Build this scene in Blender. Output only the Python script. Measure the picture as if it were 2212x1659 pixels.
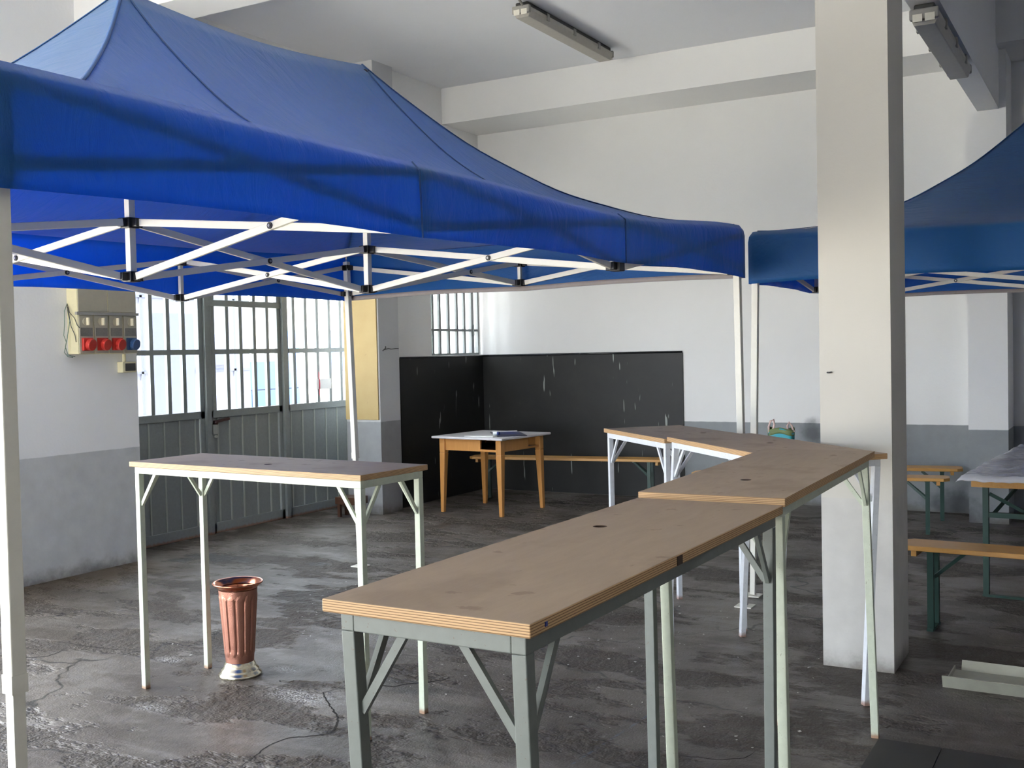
import bpy, math, random
from mathutils import Vector, Matrix, noise as nz
random.seed(7)
for o in list(bpy.data.objects): bpy.data.objects.remove(o)
scene = bpy.context.scene
COL = scene.collection

# ---------------------------------------------------------------- camera
F_PX, PITCH, ROLL, YAW, CAM_H = 2325.94, -0.0307, -0.0217, 0.5174, 1.5232
fw = Vector((-math.sin(YAW)*math.cos(PITCH), math.cos(YAW)*math.cos(PITCH), math.sin(PITCH)))
rt = Vector((math.cos(YAW), math.sin(YAW), 0)); up = rt.cross(fw)
rt2 = math.cos(ROLL)*rt + math.sin(ROLL)*up; up2 = -math.sin(ROLL)*rt + math.cos(ROLL)*up
cd = bpy.data.cameras.new('camera'); cam = bpy.data.objects.new('camera', cd); COL.objects.link(cam)
m = Matrix.Identity(4)
for i in range(3):
    m[i][0] = rt2[i]; m[i][1] = up2[i]; m[i][2] = -fw[i]
m[0][3], m[1][3], m[2][3] = 0, 0, CAM_H
cam.matrix_world = m
cd.sensor_fit = 'HORIZONTAL'; cd.sensor_width = 36; cd.lens = F_PX/2212*36; cd.clip_start = .02; cd.clip_end = 300
scene.camera = cam

# ---------------------------------------------------------------- world, daylight, exposure
w = bpy.data.worlds.new('overcast_sky'); scene.world = w; w.use_nodes = True
bg = w.node_tree.nodes['Background']
bg.inputs[0].default_value = (0.85, 0.92, 1.0, 1); bg.inputs[1].default_value = 8.0
vs = scene.view_settings
vs.view_transform = 'Standard'; vs.look = 'None'; vs.gamma = 1; vs.use_curve_mapping = False
vs.exposure = 1.02

sl = bpy.data.lights.new('sun', 'SUN'); sl.energy = 48; sl.angle = .03; sl.color = (1.0, .955, .89)
so = bpy.data.objects.new('sun', sl); COL.objects.link(so)
so.rotation_euler = Vector((-.15, .55, -.8)).to_track_quat('-Z', 'Y').to_euler()   # hazy high sun from the right, behind the camera

# ---------------------------------------------------------------- helpers
def lin(c):
    c = c/255
    return c/12.92 if c <= .04045 else ((c+.055)/1.055)**2.4
def C(r, g, b): return (lin(r), lin(g), lin(b), 1)

class G:
    def __init__(s, name):
        s.m = bpy.data.materials.new(name); s.m.use_nodes = True; s.t = s.m.node_tree
        s.b = s.t.nodes['Principled BSDF']; s.out = s.t.nodes['Material Output']
    def n(s, typ, ins=None, **props):
        nd = s.t.nodes.new('ShaderNode'+typ)
        for k, v in props.items(): setattr(nd, k, v)
        for k, v in (ins or {}).items(): s.set(nd, k, v)
        return nd
    def set(s, nd, k, v):
        if isinstance(v, bpy.types.NodeSocket): s.t.links.new(v, nd.inputs[k])
        elif isinstance(v, bpy.types.Node): s.t.links.new(v.outputs[0], nd.inputs[k])
        else: nd.inputs[k].default_value = v
    def p(s, **kw):
        for k, v in kw.items(): s.set(s.b, k.replace('_', ' '), v)
        return s
    def obj(s): return s.n('TexCoord').outputs['Object']
    def pos(s): return s.n('NewGeometry').outputs['Position']
    def noise(s, vec, scale, detail=4, rough=.55, dist=0):
        return s.n('TexNoise', {'Vector': vec, 'Scale': scale, 'Detail': detail, 'Roughness': rough, 'Distortion': dist}).outputs['Fac']
    def ramp(s, fac, a, b):
        return s.n('MapRange', {'Value': fac, 'From Min': a, 'From Max': b}, interpolation_type='SMOOTHSTEP').outputs[0]
    def mix(s, fac, a, b, mode='MIX'):
        nd = s.n('Mix', data_type='RGBA', blend_type=mode)
        s.set(nd, 0, fac); s.set(nd, 6, a); s.set(nd, 7, b); return nd.outputs[2]
    def math(s, op, a, b=0.0, c=0.0):
        nd = s.n('Math', operation=op); s.set(nd, 0, a); s.set(nd, 1, b); s.set(nd, 2, c); return nd.outputs[0]
    def scale(s, vec, x, y, z):
        return s.n('Mapping', {'Vector': vec, 'Scale': (x, y, z)}).outputs[0]
    def bump(s, h, strength, dist=.01):
        s.p(Normal=s.n('Bump', {'Height': h, 'Strength': strength, 'Distance': dist}).outputs[0]); return s
    def sep(s, vec): return s.n('SeparateXYZ', {'Vector': vec}).outputs
    def spot(s, vec, cx, cy, r, soft=.5, warp=None, sx=1, sy=1):
        """mask: 1 inside a (warped) patch round (cx,cy) on a horizontal surface"""
        v = s.n('VectorMath', {0: vec, 1: (-cx, -cy, 0)}, operation='ADD').outputs[0]
        v = s.n('VectorMath', {0: v, 1: (sx, sy, 0)}, operation='MULTIPLY').outputs[0]
        d = s.n('VectorMath', {0: v}, operation='LENGTH').outputs['Value']
        if warp is not None: d = s.math('MULTIPLY_ADD', warp, r*1.3, d)
        return s.ramp(d, r*(1+.65), r*(1+.65)*(1-soft))

def simple(name, col, rough=.5, metal=0., var=.12, nscale=30, bump=0.):
    g = G(name); o = g.obj(); n = g.noise(o, nscale)
    dark = tuple(x*(1-var) for x in col[:3])+(1,); lite = tuple(min(1, x*(1+var)) for x in col[:3])+(1,)
    g.p(Base_Color=g.mix(n, dark, lite), Roughness=rough, Metallic=metal)
    if bump: g.bump(n, bump, .004)
    return g.m

# ---------------------------------------------------------------- materials
def wall_mat(name, split, white=(240, 240, 238), grey=(142, 146, 148), stains=()):
    g = G(name); P = g.pos(); x, y, z = g.sep(P)[0], g.sep(P)[1], g.sep(P)[2]
    n1 = g.noise(P, 1.3, 5, .6); n2 = g.noise(P, 9, 4); n3 = g.noise(P, 60, 3)
    wht = g.mix(g.math('MULTIPLY', n1, .35), C(*white), C(*[int(v*.9) for v in white]))
    gry = g.mix(n2, C(*[int(v*.92) for v in grey]), C(*[min(255, int(v*1.06)) for v in grey]))
    edge = g.math('MULTIPLY_ADD', g.math('SUBTRACT', n2, .5), .008, z)
    below = g.ramp(edge, split+.004, split-.004)
    col = g.mix(below, wht, gry) if split > 0 else wht
    # dirt splashed along the foot of the wall
    dz = g.math('MULTIPLY_ADD', g.noise(P, 5, 6, .7), -.22, z)
    col = g.mix(g.math('MULTIPLY', g.ramp(dz, .0, -.13), .75), col, C(84, 76, 62))
    for (cx, cz, r, sx, sz) in stains:      # damp blotches on the plaster
        v = g.n('CombineXYZ', {0: x, 1: z}).outputs[0]
        col = g.mix(g.math('MULTIPLY', g.spot(v, cx, cz, r, .8, g.math('SUBTRACT', n2, .5), sx, sz), .8), col, C(62, 66, 70))
    g.p(Base_Color=col, Roughness=g.math('MULTIPLY_ADD', below, -.25, .85))
    g.bump(g.math('ADD', n3, g.math('MULTIPLY', n2, 2.)), .12, .006)
    return g.m
M = {}
M['wall_left'] = wall_mat('painted_plaster_left', .863, white=(244, 244, 242), grey=(202, 203, 201))
M['wall_back'] = wall_mat('painted_plaster_back', .781, stains=[(-2.55, .70, .10, 1, 1), (-2.33, .66, .05, 1.6, .7), (-2.2, .72, .04, 1, 1), (-2.2, .58, .03, 1.5, .8), (-1.3, .08, .14, .6, 1.2)])
M['wall_plain'] = wall_mat('painted_plaster_plain', 0)
M['wall_dim'] = wall_mat('painted_plaster_grey', 0, white=(196, 199, 206))
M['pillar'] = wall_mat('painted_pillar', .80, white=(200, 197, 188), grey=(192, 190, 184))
M['pillar_gate'] = wall_mat('painted_gate_pillar', .88, white=(206, 207, 208), grey=(150, 152, 153))
M['ceiling'] = wall_mat('painted_ceiling', 0, white=(234, 236, 240))

def floor_mat():
    g = G('worn_asphalt_floor'); P = g.pos()
    nA = g.noise(P, .55, 4, .62, .6); nB = g.noise(P, 2.3, 5, .62, .15); nC = g.noise(P, 14, 3, .65); nD = g.noise(P, 110, 2, .6)
    st = g.noise(g.scale(P, 1.4, 5.0, 1), 1.2, 4, .65, .4)
    nE = g.noise(g.scale(P, .8, 1.5, 1), 1.6, 6, .64)
    er = g.ramp(nE, .49, .555)                  # places where the top layer has worn away
    col = g.mix(g.ramp(nA, .36, .62), C(76, 68, 60), C(116, 109, 101))
    col = g.mix(g.math('MULTIPLY', g.ramp(nB, .46, .64), .6), col, C(64, 55, 47))
    col = g.mix(g.math('MULTIPLY', g.ramp(st, .52, .66), .5), col, C(134, 129, 123))
    col = g.mix(g.math('MULTIPLY', er, .72), col, g.mix(nC, C(34, 29, 24), C(82, 72, 61)))
    col = g.mix(g.math('MULTIPLY', g.ramp(nC, .50, .68), .35), col, C(66, 55, 44))
    col = g.mix(g.math('MULTIPLY', g.ramp(nE, .43, .36), .4), col, C(130, 125, 119))
    w = g.math('SUBTRACT', nB, .5); wc = g.math('SUBTRACT', nC, .5)
    warp = g.math('ADD', w, wc)
    # chalky dust
    for (cx, cy, r, sx, sy, a) in [(-3.2, 3.66, .17, 1, 2.2, .8), (-3.70, 3.25, .10, 1, 2, .6), (-4.2, 3.82, .09, 1, 2, .7), (-3.55, 3.95, .08, 1, 2, .5), (-3.45, 4.6, .2, .6, 2, .35), (-5.95, 5.0, .22, 1.4, 1, .35)]:
        k = g.math('MULTIPLY', g.spot(P, cx, cy, r, .95, warp, sx, sy), g.math('MULTIPLY', g.ramp(nD, .42, .62), a))
        col = g.mix(k, col, C(205, 204, 200))
    # rusty brown damp strip along the left wall
    rust = g.ramp(g.math('MULTIPLY_ADD', w, 1.1, g.sep(P)[0]), -5.75, -6.35)
    yy = g.sep(P)[1]
    rust = g.math('MULTIPLY', rust, g.math('MULTIPLY', g.ramp(yy, 5.75, 5.4), .75))
    col = g.mix(rust, col, C(84, 68, 46))
    # dark pools and potholes
    wet = None
    for (cx, cy, r, sx, sy, a) in [(-5.95, 5.95, .18, .75, 2.0, .95), (-6.2, 5.78, .08, 1, 1.4, .95), (-5.13, 6.08, .07, 1, 1.6, .8), (-2.87, 3.98, .13, .7, 2, .7), (-3.6, 4.75, .12, .6, 2.4, .45), (-2.6, 3.3, .25, .8, 1.6, .45), (-1.9, 3.7, .3, .6, 1.5, .4), (-4.2, 5.2, .25, .6, 1.5, .35), (-.3, 4.4, .9, .6, .8, .3)]:
        k = g.math('MULTIPLY', g.spot(P, cx, cy, r, .35, warp, sx, sy), a)
        col = g.mix(k, col, C(40, 37, 34)); wet = k if wet is None else g.math('MAXIMUM', wet, k)
    # blue chalk line
    ln = g.n('VectorMath', {0: P, 1: (1.746, -3.81, 0)}, operation='ADD').outputs[0]
    lx, ly = g.sep(ln)[0], g.sep(ln)[1]
    dl = g.math('ABSOLUTE', g.math('MULTIPLY_ADD', ly, -.077, lx))
    k = g.math('MULTIPLY', g.math('MULTIPLY', g.ramp(dl, .008, .003), g.ramp(g.math('ABSOLUTE', ly), .45, .35)), g.math('MULTIPLY', g.ramp(nC, .4, .6), .5))
    col = g.mix(k, col, C(70, 96, 122))
    # cracks
    wv = g.n('VectorMath', {0: P, 1: g.n('TexNoise', {'Vector': P, 'Scale': 1.7, 'Detail': 3.}).outputs['Color']}, operation='ADD').outputs[0]
    vd = g.n('TexVoronoi', {'Vector': wv, 'Scale': .75}, feature='DISTANCE_TO_EDGE').outputs['Distance']
    cr = g.math('MULTIPLY', g.ramp(vd, .012, .003), g.ramp(nA, .48, .56))
    col = g.mix(g.math('MULTIPLY', cr, .85), col, C(28, 25, 22))
    col = g.mix(g.math('MULTIPLY', g.ramp(nD, .64, .72), .35), col, C(150, 147, 142))
    rg = g.math('MULTIPLY_ADD', er, .2, g.math('MULTIPLY_ADD', nB, .4, .26))
    rg = g.math('MULTIPLY_ADD', wet, -.12, rg)
    g.p(Base_Color=col, Roughness=rg, Specular_IOR_Level=.55)
    h = g.math('MULTIPLY_ADD', nB, .7, g.math('MULTIPLY', nD, .12))
    h = g.math('ADD', h, g.math('MULTIPLY', er, g.math('MULTIPLY_ADD', nC, 1.1, -1.1)))
    h = g.math('MULTIPLY_ADD', nC, .25, h)
    g.bump(h, .6, .032)
    return g.m
M['floor'] = floor_mat()

def ply_mat(name, top=(158, 139, 118), seed=0.):
    g = G(name); o = g.obj(); nz = g.sep(g.n('NewGeometry').outputs['Normal'])[2]
    v = g.n('VectorMath', {0: o, 1: (seed, seed*2, 0)}, operation='ADD').outputs[0]
    gr = g.noise(g.scale(v, 2.2, 14, 1), 2.5, 7, .6, .6); bl = g.noise(v, 3.1, 4); fine = g.noise(g.scale(v, 8, 90, 8), 3, 3)
    t = g.mix(gr, C(*[int(k*.9) for k in top]), C(*[min(255, int(k*1.07)) for k in top]))
    t = g.mix(g.math('MULTIPLY', g.ramp(bl, .54, .68), .4), t, C(112, 92, 74))
    t = g.mix(g.math('MULTIPLY', g.ramp(g.noise(v, 13, 4), .64, .70), .5), t, C(96, 74, 56))
    t = g.mix(g.math('MULTIPLY', fine, .18), t, C(128, 108, 88))
    z = g.sep(o)[2]
    pl = g.math('SINE', g.math('MULTIPLY', z, 2*math.pi/.0046))
    e = g.mix(g.ramp(pl, -.95, -.2), C(112, 80, 50), C(204, 168, 122))
    e = g.mix(g.math('MULTIPLY', g.noise(v, 25, 4), .35), e, C(150, 116, 80))
    g.p(Base_Color=g.mix(g.ramp(nz, .4, .7), e, t), Roughness=.62)
    g.bump(g.math('ADD', g.math('MULTIPLY', pl, .4), fine), .12, .003)
    return g.m
M['ply'] = ply_mat('plywood'); M['ply2'] = ply_mat('plywood_worn', (150, 131, 110), 3.3); M['ply3'] = ply_mat('plywood_pinkish', (166, 146, 128), 7.1)

def paint_mat(name, col, rust=.25):
    g = G(name); o = g.obj(); n = g.noise(o, 40, 4); n2 = g.noise(o, 160, 3)
    c = g.mix(n, C(*[int(k*.92) for k in col]), C(*[min(255, int(k*1.05)) for k in col]))
    c = g.mix(g.math('MULTIPLY', g.ramp(n2, .66, .72), rust*2), c, C(96, 70, 48))
    z = g.sep(g.pos())[2]
    c = g.mix(g.math('MULTIPLY', g.ramp(g.math('MULTIPLY_ADD', n, .03, z), .045, .02), .8), c, C(140, 92, 62))
    g.p(Base_Color=c, Roughness=.45); return g.m
M['hole'] = simple('dark_hole_edge', C(58, 40, 28), .8)  # dark brown for the hole walls and the edge chip
M['paint_grey'] = paint_mat('grey_green_metal_paint', (112, 118, 113))
M['paint_pale'] = paint_mat('pale_green_metal_paint', (190, 197, 178))
M['paint_white'] = paint_mat('white_metal_paint', (214, 218, 222))
M['gate'] = paint_mat('gate_grey_paint', (136, 142, 141), .12)
M['gate_lite'] = simple('gate_rib_paint', C(166, 170, 164), .4)

def cloth_mat():
    g = G('blue_tent_cloth'); o = g.obj()
    n = g.noise(o, 2.2, 5, .6); f = g.noise(g.scale(o, 1, 1, 1), 260, 2); wr = g.noise(g.scale(o, 1.0, 4.0, 1.5), 3.5, 4, .6, .8)
    c = g.mix(n, C(20, 94, 148), C(36, 112, 166))
    c = g.mix(g.math('MULTIPLY', g.ramp(g.noise(o, 5, 6, .7), .6, .78), .22), c, C(120, 140, 160))
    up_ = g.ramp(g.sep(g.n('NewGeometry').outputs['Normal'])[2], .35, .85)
    c = g.mix(g.math('MULTIPLY', up_, .34), c, C(150, 178, 186))      # haze and sheen painted into the colour of the upward faces
    g.p(Base_Color=c, Roughness=.55, Specular_IOR_Level=.5, Sheen_Weight=.35, Sheen_Roughness=.5, Sheen_Tint=(.75, .85, 1, 1))
    bmp = g.n('Bump', {'Height': g.math('MULTIPLY_ADD', f, .05, wr), 'Strength': .35, 'Distance': .03})
    g.p(Normal=bmp.outputs[0])
    tr = g.n('BsdfTranslucent', {'Color': g.mix(n, C(16, 122, 224), C(32, 136, 232)), 'Normal': bmp.outputs[0]})
    ms = g.n('MixShader', {0: .5}); g.t.links.new(g.b.outputs[0], ms.inputs[1]); g.t.links.new(tr.outputs[0], ms.inputs[2])
    g.t.links.new(ms.outputs[0], g.out.inputs[0]); return g.m
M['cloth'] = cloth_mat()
M['seam'] = simple('blue_seam_tape', C(30, 78, 134), .7)
M['hem'] = simple('grey_velcro_hem', C(150, 142, 140), .8)
M['tent_metal'] = simple('tent_frame_paint', C(226, 224, 212), .42, 0, .05)
M['black_plastic'] = simple('black_plastic', C(26, 27, 30), .42)
M['bolt'] = simple('steel_bolt', C(170, 170, 168), .3, .9)

def wood_mat(name, a, b, sc=(2, 22, 22), rough=.42):
    g = G(name); o = g.obj(); n = g.noise(g.scale(o, *sc), 2.2, 6, .6, 1.0); n2 = g.noise(o, 5, 3)
    c = g.mix(n, C(*a), C(*b)); c = g.mix(g.math('MULTIPLY', n2, .25), c, C(*[int(k*.8) for k in a]))
    g.p(Base_Color=c, Roughness=rough); g.bump(n, .08, .003); return g.m
M['pine'] = wood_mat('varnished_pine', (196, 142, 74), (222, 172, 98))
M['beech'] = wood_mat('honey_beech_wood', (190, 128, 62), (216, 158, 88), (18, 18, 2))
M['brown_wood'] = wood_mat('dark_brown_wood', (66, 40, 26), (92, 58, 38))
M['green_metal'] = simple('dark_green_metal', C(36, 66, 58), .45)
M['laminate'] = simple('white_laminate', C(206, 202, 204), .35, 0, .06)

def board_mat():
    g = G('black_wall_sheet'); P = g.pos(); n = g.noise(P, 2.2, 6, .65, .4)
    c = g.mix(g.ramp(n, .35, .75), C(13, 14, 14), C(34, 34, 33))
    sc = g.noise(g.scale(P, 26, 26, 3.2), 1., 2, .4)
    c = g.mix(g.math('MULTIPLY', g.ramp(sc, .70, .75), .55), c, C(190, 196, 190))
    g.p(Base_Color=c, Roughness=g.math('MULTIPLY_ADD', n, .25, .42)); g.bump(n, .15, .01); return g.m
M['board'] = board_mat(); M['board_edge'] = simple('black_glossy_fold', C(34, 36, 40), .16)
def yellow_mat():
    g = G('yellow_panel_paint'); P = g.pos(); n = g.noise(P, 6, 5)
    c = g.mix(n, C(178, 152, 98), C(190, 168, 116))
    c = g.mix(g.math('MULTIPLY', g.ramp(g.noise(P, 11, 6, .7), .62, .75), .4), c, C(120, 100, 66))
    g.p(Base_Color=c, Roughness=.6); return g.m
M['yellow'] = yellow_mat()
def glass_mat():
    g = G('window_glass'); tr = g.n('BsdfTransparent', {'Color': (.94, .96, .97, 1)}); gl = g.n('BsdfGlossy', {'Color': (1, 1, 1, 1), 'Roughness': .03})
    fc = g.n('LayerWeight', {'Blend': .5}).outputs['Facing']; fr = g.math('MULTIPLY_ADD', g.math('POWER', fc, 5.), .6, .04); ms = g.n('MixShader', {0: fr, 1: tr.outputs[0], 2: gl.outputs[0]})
    g.t.links.new(ms.outputs[0], g.out.inputs[0]); return g.m
M['glass'] = glass_mat()
def copper_mat():
    g = G('hammered_copper'); o = g.obj()
    n = g.n('TexVoronoi', {'Vector': o, 'Scale': 260.}).outputs['Distance']
    k = g.noise(o, 12, 4)
    g.p(Base_Color=g.mix(k, C(176, 120, 102), C(202, 148, 128)), Metallic=1., Roughness=g.math('MULTIPLY_ADD', k, .15, .30)); g.bump(n, .35, .002); return g.m
M['copper'] = copper_mat()
M['copper_smooth'] = simple('polished_copper', C(216, 140, 112), .24, 1.)
M['pewter'] = simple('polished_pewter', C(224, 218, 196), .2, 1., .05)
M['cream'] = simple('cream_plastic', C(222, 214, 176), .5, 0, .07)
M['beige'] = simple('beige_grey_plastic', C(172, 166, 148), .5, 0, .07)
M['dirty_label'] = simple('dirty_label', C(112, 110, 104), .5, 0, .5, 120)
M['red'] = simple('red_plastic', C(196, 52, 44), .4)
M['blue_plastic'] = simple('blue_plastic', C(52, 86, 132), .4)
M['ivory'] = simple('ivory_knob', C(226, 218, 190), .35)
M['wire_green'] = simple('green_wire', C(96, 124, 112), .5)
M['wire_dark'] = simple('dark_wire', C(60, 60, 62), .5)
M['lamp_grey'] = simple('dusty_grey_plastic', C(150, 148, 142), .55)
M['lamp_diffuser'] = simple('dusty_lamp_cover', C(172, 168, 158), .45)
M['lamp_end'] = simple('clear_lamp_end', C(224, 220, 206), .3)
M['lamp_dark'] = simple('dark_lamp_housing', C(64, 64, 62), .5)
M['teal'] = simple('teal_bag_plastic', C(58, 168, 184), .35, 0, .25, 14)
M['bag_green'] = simple('green_bag_lining', C(116, 132, 84), .5, 0, .2, 14)
M['bag_handle'] = simple('pink_bag_handle', C(222, 194, 186), .5)
M['navy'] = simple('navy_folder', C(22, 30, 66), .3)
M['paper'] = simple('white_paper', C(226, 226, 224), .7, 0, .03)
M['blue_gloss'] = simple('blue_print', C(34, 52, 128), .3)
M['cup'] = simple('white_pot', C(232, 234, 236), .3, 0, .03)
M['trough'] = simple('dull_white_metal', C(156, 156, 142), .45, .1, .16, 18)
M['hatch'] = simple('dark_steel_plate', C(48, 47, 45), .6, .2, .2, 8, .3)
M['latch'] = simple('rusty_latch', C(74, 50, 48), .55, .3)
def film_mat():
    g = G('clear_plastic_film'); o = g.obj(); n = g.noise(g.scale(o, 6, 2.4, 1), 4, 6, .65, 1.2)
    g.p(Base_Color=C(230, 232, 236), Roughness=.14, Alpha=.66); g.bump(n, .35, .02); return g.m
M['film'] = film_mat()
M['ground'] = simple('yard_concrete', C(170, 166, 158), .9, 0, .1, .6)
M['facade'] = simple('lilac_render', C(88, 90, 104), .9, 0, .1, 1)
M['facade_dark'] = simple('facade_joint', C(58, 62, 76), .8)
M['blue_wall'] = simple('blue_grey_blocks', C(66, 88, 128), .9, 0, .12, 3)
M['house'] = simple('cream_render', C(226, 220, 204), .9, 0, .05, 1)
M['red_stripe'] = simple('red_reflector', C(190, 30, 60), .4)
M['crack'] = simple('crack_dirt', C(30, 26, 22), .95)
M['litter'] = simple('paper_scraps', C(190, 188, 182), .8)

# ---------------------------------------------------------------- mesh builder
class MB:
    def __init__(s): s.v = []; s.f = []
    def add(s, vs, fs):
        k = len(s.v); s.v += [tuple(p) for p in vs]; s.f += [tuple(i+k for i in f) for f in fs]; return s
    def box(s, x0, x1, y0, y1, z0, z1):
        return s.add([(x0,y0,z0),(x1,y0,z0),(x1,y1,z0),(x0,y1,z0),(x0,y0,z1),(x1,y0,z1),(x1,y1,z1),(x0,y1,z1)],
                     [(0,3,2,1),(4,5,6,7),(0,1,5,4),(1,2,6,5),(2,3,7,6),(3,0,4,7)])
    def bar(s, p, q, a, b, up=(0,0,1), a2=None, b2=None):
        """square bar p->q, size a (sideways) x b (along up), may taper to a2 x b2"""
        p = Vector(p); q = Vector(q); d = (q-p).normalized(); u = Vector(up)
        if abs(d.dot(u)) > .999: u = Vector((0, 1, 0))
        r = d.cross(u).normalized(); u = r.cross(d).normalized(); a2 = a2 or a; b2 = b2 or b
        vs = []
        for c, A, B in ((p, a, b), (q, a2, b2)):
            for i, j in ((-1,-1),(1,-1),(1,1),(-1,1)): vs.append(c + r*(i*A/2) + u*(j*B/2))
        return s.add(vs, [(0,1,2,3),(7,6,5,4),(0,4,5,1),(1,5,6,2),(2,6,7,3),(3,7,4,0)])
    def prism(s, poly, z0, z1):
        n = len(poly)
        return s.add([(x,y,z0) for x,y in poly]+[(x,y,z1) for x,y in poly],
            [tuple(range(n-1,-1,-1)), tuple(range(n,2*n))]+[(i,(i+1)%n,n+(i+1)%n,n+i) for i in range(n)])
    def tube(s, pts, r, n=8, cap=True):
        pts = [Vector(p) for p in pts]; k = len(s.v); prev = None
        for i, p in enumerate(pts):
            d = (pts[min(i+1,len(pts)-1)]-pts[max(i-1,0)]).normalized()
            u = prev if prev else (Vector((0,0,1)) if abs(d.z) < .9 else Vector((1,0,0)))
            a = d.cross(u).normalized(); b = a.cross(d).normalized(); prev = b
            rr = r[i] if isinstance(r, (list, tuple)) else r
            for j in range(n):
                t = 2*math.pi*j/n; s.v.append(tuple(p+a*math.cos(t)*rr+b*math.sin(t)*rr))
        for i in range(len(pts)-1):
            for j in range(n):
                s.f.append((k+i*n+j, k+i*n+(j+1)%n, k+(i+1)*n+(j+1)%n, k+(i+1)*n+j))
        if cap:
            s.f.append(tuple(k+j for j in range(n-1,-1,-1))); e = k+(len(pts)-1)*n; s.f.append(tuple(e+j for j in range(n)))
        return s
    def lathe(s, prof, n=48, c=(0,0), fr=None, close=True):
        k = len(s.v)
        for i, (r, z) in enumerate(prof):
            for j in range(n):
                t = 2*math.pi*j/n; rr = fr(r, z, t) if fr else r
                s.v.append((c[0]+rr*math.cos(t), c[1]+rr*math.sin(t), z))
        for i in range(len(prof)-1):
            for j in range(n):
                s.f.append((k+i*n+j, k+i*n+(j+1)%n, k+(i+1)*n+(j+1)%n, k+(i+1)*n+j))
        if close: s.f.append(tuple(k+j for j in range(n-1,-1,-1))); e = k+(len(prof)-1)*n; s.f.append(tuple(e+j for j in range(n)))
        return s
    def grid(s, fn, nu, nv):
        k = len(s.v)
        for i in range(nu+1):
            for j in range(nv+1): s.v.append(tuple(fn(i/nu, j/nv)))
        for i in range(nu):
            for j in range(nv):
                a = k+i*(nv+1)+j; s.f.append((a, a+nv+1, a+nv+2, a+1))
        return s
    def build(s, name, mat, parent=None, off=(0,0,0), smooth=False, bevel=0, solid=0):
        me = bpy.data.meshes.new(name)
        me.from_pydata([(x-off[0],y-off[1],z-off[2]) for x,y,z in s.v], [], s.f); me.update()
        me.materials.append(M[mat] if isinstance(mat, str) else mat)
        if smooth:
            for p in me.polygons: p.use_smooth = True
        o = bpy.data.objects.new(name, me); COL.objects.link(o)
        if parent: o.parent = parent
        if bevel:
            b = o.modifiers.new('bevel', 'BEVEL'); b.width = bevel; b.segments = 2; b.limit_method = 'ANGLE'
        if solid:
            b = o.modifiers.new('solid', 'SOLIDIFY'); b.thickness = solid; b.offset = 0
        return o
def mb(): return MB()
def box(*a): return MB().box(*a)
def tag(o, label=None, cat=None, group=None, kind=None):
    if label: o['label'] = label
    if cat: o['category'] = cat
    if group: o['group'] = group
    if kind: o['kind'] = kind
    return o
def empty(name, loc, rz=0, label=None, cat=None, group=None, kind=None):
    o = bpy.data.objects.new(name, None); COL.objects.link(o); o.location = loc; o.rotation_euler = (0,0,rz)
    o.empty_display_size = .1
    return tag(o, label, cat, group, kind)
def struct(name, b, mat, label=None): return tag(b.build(name, mat), label, kind='structure')

# ---------------------------------------------------------------- setting
XL, XG, XB, YB, ZC = -6.469, -6.861, -6.18, 10.211, 4.27
XR, YR = 5.0, -3.5
struct('floor', box(XG-.2, XR+.3, YR-.3, YB+.3, -.15, 0), 'floor', 'dark worn asphalt floor with cracks and patches')
struct('ceiling', box(XG-.2, XR+.3, YR-.3, YB+.3, ZC, ZC+.2), 'ceiling', 'pale grey painted ceiling between the beams')
wl = mb()
wl.box(XG, XL, YR-.3, -1.0, 0, ZC).box(XG, XL, 3.4, 5.66, 0, ZC).box(XG, XL, -1.0, 3.4, 3.3, ZC).box(XG, XL, 5.66, 8.8, 2.52, ZC)
wl.box(-6.5, XB, 8.5, 9.21, 0, ZC).box(-6.5, XB, 9.21, YB, 0, 1.492).box(-6.5, XB, 9.21, YB, 2.52, ZC).box(XG-.05, -6.5, 8.80, 9.1, 0, ZC)
struct('wall_left', wl, 'wall_left', 'white wall with grey painted lower band beside the gate')
struct('wall_back', box(XG, XR+.3, YB, YB+.3, 0, ZC), 'wall_back', 'white back wall with grey painted lower band')
struct('wall_right', box(XR, XR+.3, YR, YB, 0, ZC), 'wall_dim')
struct('wall_rear', mb().box(XG, -6.2, YR-.3, YR, 0, ZC).box(-2.4, XR, YR-.3, YR, 0, ZC).box(-6.2, -2.4, YR-.3, YR, 2.45, ZC), 'wall_dim')
tag(box(-6.5, -6.10, 8.2, 8.52, 0, ZC).build('wall_pillar', 'pillar_gate'), 'grey white pillar between the gate and the barred window', kind='structure')
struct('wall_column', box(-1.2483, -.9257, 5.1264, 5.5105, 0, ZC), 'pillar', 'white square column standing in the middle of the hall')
struct('wall_pilaster', box(-1.138, -.833, 9.72, YB, 0, ZC), 'wall_back', 'white pilaster on the back wall under the long beam')
struct('ceiling_beam', box(XL, XR, 5.2, 5.55, 3.9, ZC), 'wall_plain', 'white ceiling beam crossing above the column')
struct('ceiling_beam', box(XB, XR, 9.5, YB, 3.9, ZC), 'wall_plain', 'white ceiling beam along the back wall')
struct('ceiling_beam', box(-1.05, -.886, 5.3, 9.72, 3.42, ZC-.005), 'wall_plain', 'deep ceiling beam running from column to pilaster')

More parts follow.
